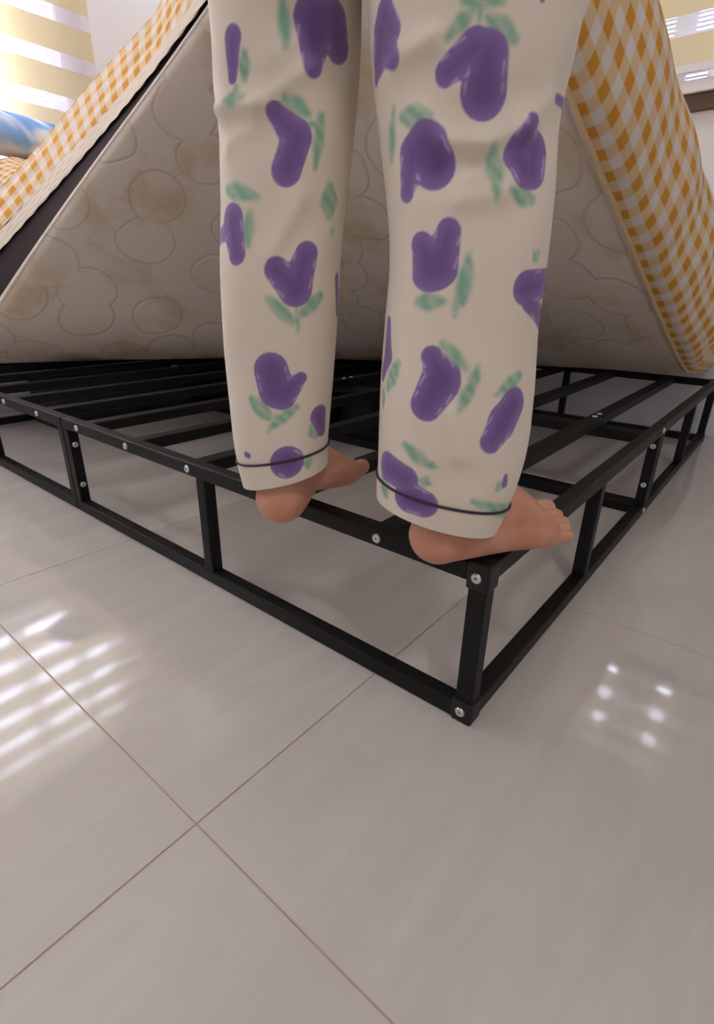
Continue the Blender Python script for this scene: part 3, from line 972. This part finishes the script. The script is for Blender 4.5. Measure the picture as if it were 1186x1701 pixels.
def capsules_mesh(name, caps, voxel, mat, parent=None, smooth_it=6):
    """union of tapered capsules fused to one skin"""
    V = []; F = []
    NS, NH = 20, 6
    for p0, r0_, p1, r1_ in caps:
        p0 = np.asarray(p0, float); p1 = np.asarray(p1, float)
        d = p1 - p0; L = np.linalg.norm(d)
        d = d / L if L > 1e-6 else np.array([0, 0, 1.0])
        a = np.cross(d, [0.31, 0.52, 0.79]); a /= np.linalg.norm(a); b_ = np.cross(d, a)
        prof = [(p0 + d * (-r0_ * math.cos(t)), r0_ * math.sin(t)) for t in np.linspace(0, math.pi / 2, NH)] + [(p1 + d * (r1_ * math.sin(t)), r1_ * math.cos(t)) for t in np.linspace(0, math.pi / 2, NH)]
        off = len(V)
        V.append(prof[0][0])
        for c, r_ in prof[1:-1]:
            for k in range(NS):
                t = 2 * math.pi * k / NS
                V.append(c + r_ * (math.cos(t) * a + math.sin(t) * b_))
        V.append(prof[-1][0])
        nr = len(prof) - 2
        for k in range(NS): F.append((off, off + 1 + (k + 1) % NS, off + 1 + k))
        for i in range(nr - 1):
            for k in range(NS):
                x = off + 1 + i * NS
                F.append((x + k, x + (k + 1) % NS, x + NS + (k + 1) % NS, x + NS + k))
        last = len(V) - 1; x = off + 1 + (nr - 1) * NS
        for k in range(NS): F.append((last, x + k, x + (k + 1) % NS))
    o = mesh_obj(name, V, F, mat, parent, True)
    m = o.modifiers.new('fuse', 'REMESH'); m.mode = 'VOXEL'; m.voxel_size = voxel; m.use_smooth_shade = True
    s = o.modifiers.new('smooth', 'SMOOTH'); s.factor = 0.5; s.iterations = smooth_it
    return o


def foot(heel, toe_dir, z0, pitch, big_side):
    """capsules of a foot; local x forward from the heel, y towards the big toe, z up from the sole"""
    d = np.array([toe_dir[0], toe_dir[1], 0.0]); d /= np.linalg.norm(d)
    s = np.array([-d[1], d[0], 0]) * big_side
    up = np.array([0, 0, 1.0])
    dx = d * math.cos(pitch) + up * math.sin(pitch); dz = up * math.cos(pitch) - d * math.sin(pitch)
    W = lambda p: np.array([heel[0], heel[1], z0]) + dx * p[0] + s * p[1] + dz * p[2]
    raw = [((.031, 0, .030), .030, (.050, 0, .034), .029), ((.034, 0, .026), .026, (.11, -.012, .023), .022), ((.11, -.012, .023), .022, (.152, -.024, .018), .0175),
           ((.034, 0, .04), .029, (.048, 0, .10), .028), ((.048, 0, .10), .027, (.056, 0, .16), .027),
           ((.066, .002, .070), .031, (.115, .008, .047), .026), ((.115, .008, .047), .026, (.165, .018, .023), .019),
           ((.07, .0, .055), .03, (.125, -.008, .036), .023), ((.125, -.008, .036), .023, (.155, -.022, .019), .017),
           ((.10, .014, .040), .022, (.168, .024, .021), .020), ((.168, .024, .021), .020, (.150, -.022, .018), .0165),
           ((.05, .024, .075), .012, (.05, .024, .09), .012), ((.045, -.025, .068), .011, (.045, -.025, .082), .011),
           ((.020, 0, .05), .012, (.030, 0, .085), .011)]
    toes = [((.178, .028, .016), .0125, (.213, .029, .0145), .0115), ((.178, .009, .015), .0088, (.213, .012, .0115), .0082), ((.174, -.005, .0145), .0082, (.205, -.004, .0108), .0078),
            ((.168, -.018, .0135), .0076, (.194, -.018, .0102), .0072), ((.158, -.030, .0125), .0074, (.181, -.032, .0100), .0070)]
    caps = [(W(a), ra, W(b_), rb) for a, ra, b_, rb in raw + toes]
    nails = []
    for a, ra, b_, rb in toes:
        p = np.array(b_); nails.append((W(p + [rb * .20, 0, rb * .74]), dx, s, dz, rb))
    ankle = W((.056, 0, .16))
    return caps, nails, ankle


capsR, nailsR, ankR = foot((-0.051, 0.060), (0.925, -0.38), H + 0.001, 0.0, 1)
capsL, nailsL, ankL = foot((-0.083, 0.232), (0.955, 0.297), H - 0.002, 0.02, -1)


def leg_caps(ank, Ci, Ai, zz):
    pts = []
    for fz, r_ in ((0.42, .040), (0.49, .047), (0.56, .048), (0.64, .052)):
        i = int(np.clip(np.searchsorted(zz, fz), 0, len(zz) - 1)); pts.append((Ci[i], min(r_, Ai[i] * .72)))
    pts.append((Ci[-1], .068))
    out = []; prev = (ank, .027)
    for p in pts:
        out.append((prev[0], prev[1], p[0], p[1])); prev = p
    return out


caps = capsR + capsL + leg_caps(ankR, RCi, RAi, Rz) + leg_caps(ankL, LCi, LAi, Lz)
pelv = np.array([hc[0], hc[1], zt + 0.10]); belly = pelv + fwd * .01 + [0, 0, .17]; chest = belly + fwd * .03 + [0, 0, .20]
neck = chest + [0, 0, .17] + fwd * .01; head = neck + [0, 0, .13] + fwd * .03
for side, hp in ((1, hipR), (-1, hipL)):
    caps.append((hp, .068, pelv + latd * side * .06, .085))
caps += [(pelv + latd * .05, .085, pelv - latd * .05, .085), (pelv, .09, belly, .088), (belly + latd * .03, .085, chest + latd * .05, .09), (belly - latd * .03, .085, chest - latd * .05, .09),
         (chest + latd * .10 + [0, 0, .08], .055, chest - latd * .10 + [0, 0, .08], .055), (chest + [0, 0, .05], .06, neck, .048), (neck, .046, head - [0, 0, .05], .05),
         (head + [0, 0, .03], .082, head - fwd * .02 + [0, 0, .02], .08), (head + fwd * .045 - [0, 0, .055], .045, head + fwd * .02, .07),
         (head + fwd * .085 - [0, 0, .005], .010, head + fwd * .10 - [0, 0, .03], .012), (head + fwd * .080 - [0, 0, .058], .014, head + fwd * .078 - [0, 0, .066], .014)]
for sd in (-1, 1):
    caps.append((head + latd * sd * .084 + [0, 0, .0], .012, head + latd * sd * .086 - [0, 0, .03], .010))
grip = {1: bend([(0.16, -0.012, 0.03)])[0], -1: bend([(-0.012, 0.16, 0.03)])[0]}
slv = []
for sd in (1, -1):
    sh = chest + latd * sd * .155 + [0, 0, .085]
    gp = grip[sd] + latd * sd * .03
    v = gp - sh; L = np.linalg.norm(v)
    el = sh + v * .5 + latd * sd * .05 + np.array([0, 0, -1.0]) * max(0.02, math.sqrt(max(0.26 ** 2 - (L / 2) ** 2, 0)) * .9)
    caps += [(sh, .05, el, .04), (el, .038, gp - v / L * .07, .026)]
    slv += [(sh, .062, el, .052), (el, .05, el + (gp - el) * .55, .046)]
    fdir = (gp - el) / np.linalg.norm(gp - el)
    inn = -latd * sd
    palm0 = gp - fdir * .06; palm1 = gp + fdir * .0
    caps += [(palm0, .024, palm1 + [0, 0, .018], .015), (palm0, .024, palm1 - [0, 0, .016], .014), (palm0, .022, palm1, .016)]
    for k, (dz_, ln) in enumerate(((.028, .062), (.010, .07), (-.008, .066), (-.025, .052))):
        b0 = palm1 + np.array([0, 0, dz_]); b1 = b0 + fdir * ln * .5 + inn * .006; b2 = b1 + fdir * ln * .2 + inn * ln * .4
        caps += [(b0, .0095, b1, .0085), (b1, .0085, b2, .0075)]
    t0 = palm0 + np.array([0, 0, .022]) + fdir * .01; t1 = t0 + np.array([0, 0, .02]) + inn * .02 + fdir * .02; t2 = t1 + inn * .022 + fdir * .012
    caps += [(t0, .012, t1, .010), (t1, .010, t2, .008)]
person = capsules_mesh('person', caps, 0.0026, M['skin'], None, 3)
tag(person, 'barefoot person in tulip pyjama trousers standing on the bed frame corner', 'person')

allv = np.concatenate([vR, vL, pel]); allf = np.concatenate([fR, fL_ + len(vR), fP + len(vR) + len(vL)])
allc = np.concatenate([cR, cL, np.broadcast_to(ccol((230, 219, 203)), (len(pel), 3))])
me = bpy.data.meshes.new('pyjama_trousers')
me.vertices.add(len(allv)); me.vertices.foreach_set('co', allv.astype(np.float32).ravel())
me.loops.add(len(allf) * 4); me.loops.foreach_set('vertex_index', allf.astype(np.int32).ravel())
me.polygons.add(len(allf)); me.polygons.foreach_set('loop_start', np.arange(0, len(allf) * 4, 4, dtype=np.int32))
try: me.polygons.foreach_set('loop_total', np.full(len(allf), 4, dtype=np.int32))
except Exception: pass
me.update(calc_edges=True); me.validate()
me.polygons.foreach_set('use_smooth', [True] * len(me.polygons))
ca = me.color_attributes.new('print', 'FLOAT_COLOR', 'POINT')
ca.data.foreach_set('color', np.column_stack([allc, np.ones(len(allc))]).astype(np.float32).ravel())
me.materials.append(M['print'])
trousers = link(bpy.data.objects.new('pyjama_trousers', me), person)
trousers['label'] = 'cream pyjama trousers printed with purple tulips and green leaves'
for pts in (pipR, pipL):
    tube_along('cuff_piping', pts, 0.0013, M['dkpipe'], trousers, seg=6, closed=True)

top_caps = [(pelv + [0, 0, .06] + latd * .06, .108, pelv + [0, 0, .06] - latd * .06, .108), (pelv + [0, 0, .06], .105, belly, .105), (belly + latd * .04, .1, chest + latd * .06, .105), (belly - latd * .04, .1, chest - latd * .06, .105),
            (chest + latd * .12 + [0, 0, .08], .066, chest - latd * .12 + [0, 0, .08], .066)] + slv
ptop = capsules_mesh('pyjama_top', top_caps, 0.008, M['cream'], person, 6)
hair = capsules_mesh('hair', [(head + [0, 0, .055] - fwd * .01, .085, head - fwd * .035 + [0, 0, .01], .085), (head - fwd * .06, .07, head - fwd * .07 - [0, 0, .22], .045)], 0.006, M['hair'], person, 6)
for sd in (-1, 1):
    bm = bmesh.new(); bmesh.ops.create_uvsphere(bm, u_segments=12, v_segments=8, radius=0.012, matrix=Matrix.Translation(head + fwd * .074 + latd * sd * .03 + [0, 0, .0]))
    bm_obj('eye', bm, M['eye'], person, True)
for ns, mt in ((nailsR, 'nail'), (nailsL, 'nail')):
    for kn, (p, dx, s, dz, rb) in enumerate(ns):
        V = []
        for i in range(5):
            for j in range(5):
                a, b_ = (i / 4 - .5) * 2, (j / 4 - .5) * 2
                V.append(p + dx * a * rb * .42 * math.sqrt(1 - .3 * b_ * b_) + s * b_ * rb * .50 + dz * (rb * .12 - rb * .22 * b_ * b_ - rb * .18 * max(a, 0) ** 2))
        mesh_obj('toenail', V, grid_faces(5, 5), M[mt if kn == 0 else 'nail_bare'], person, True)
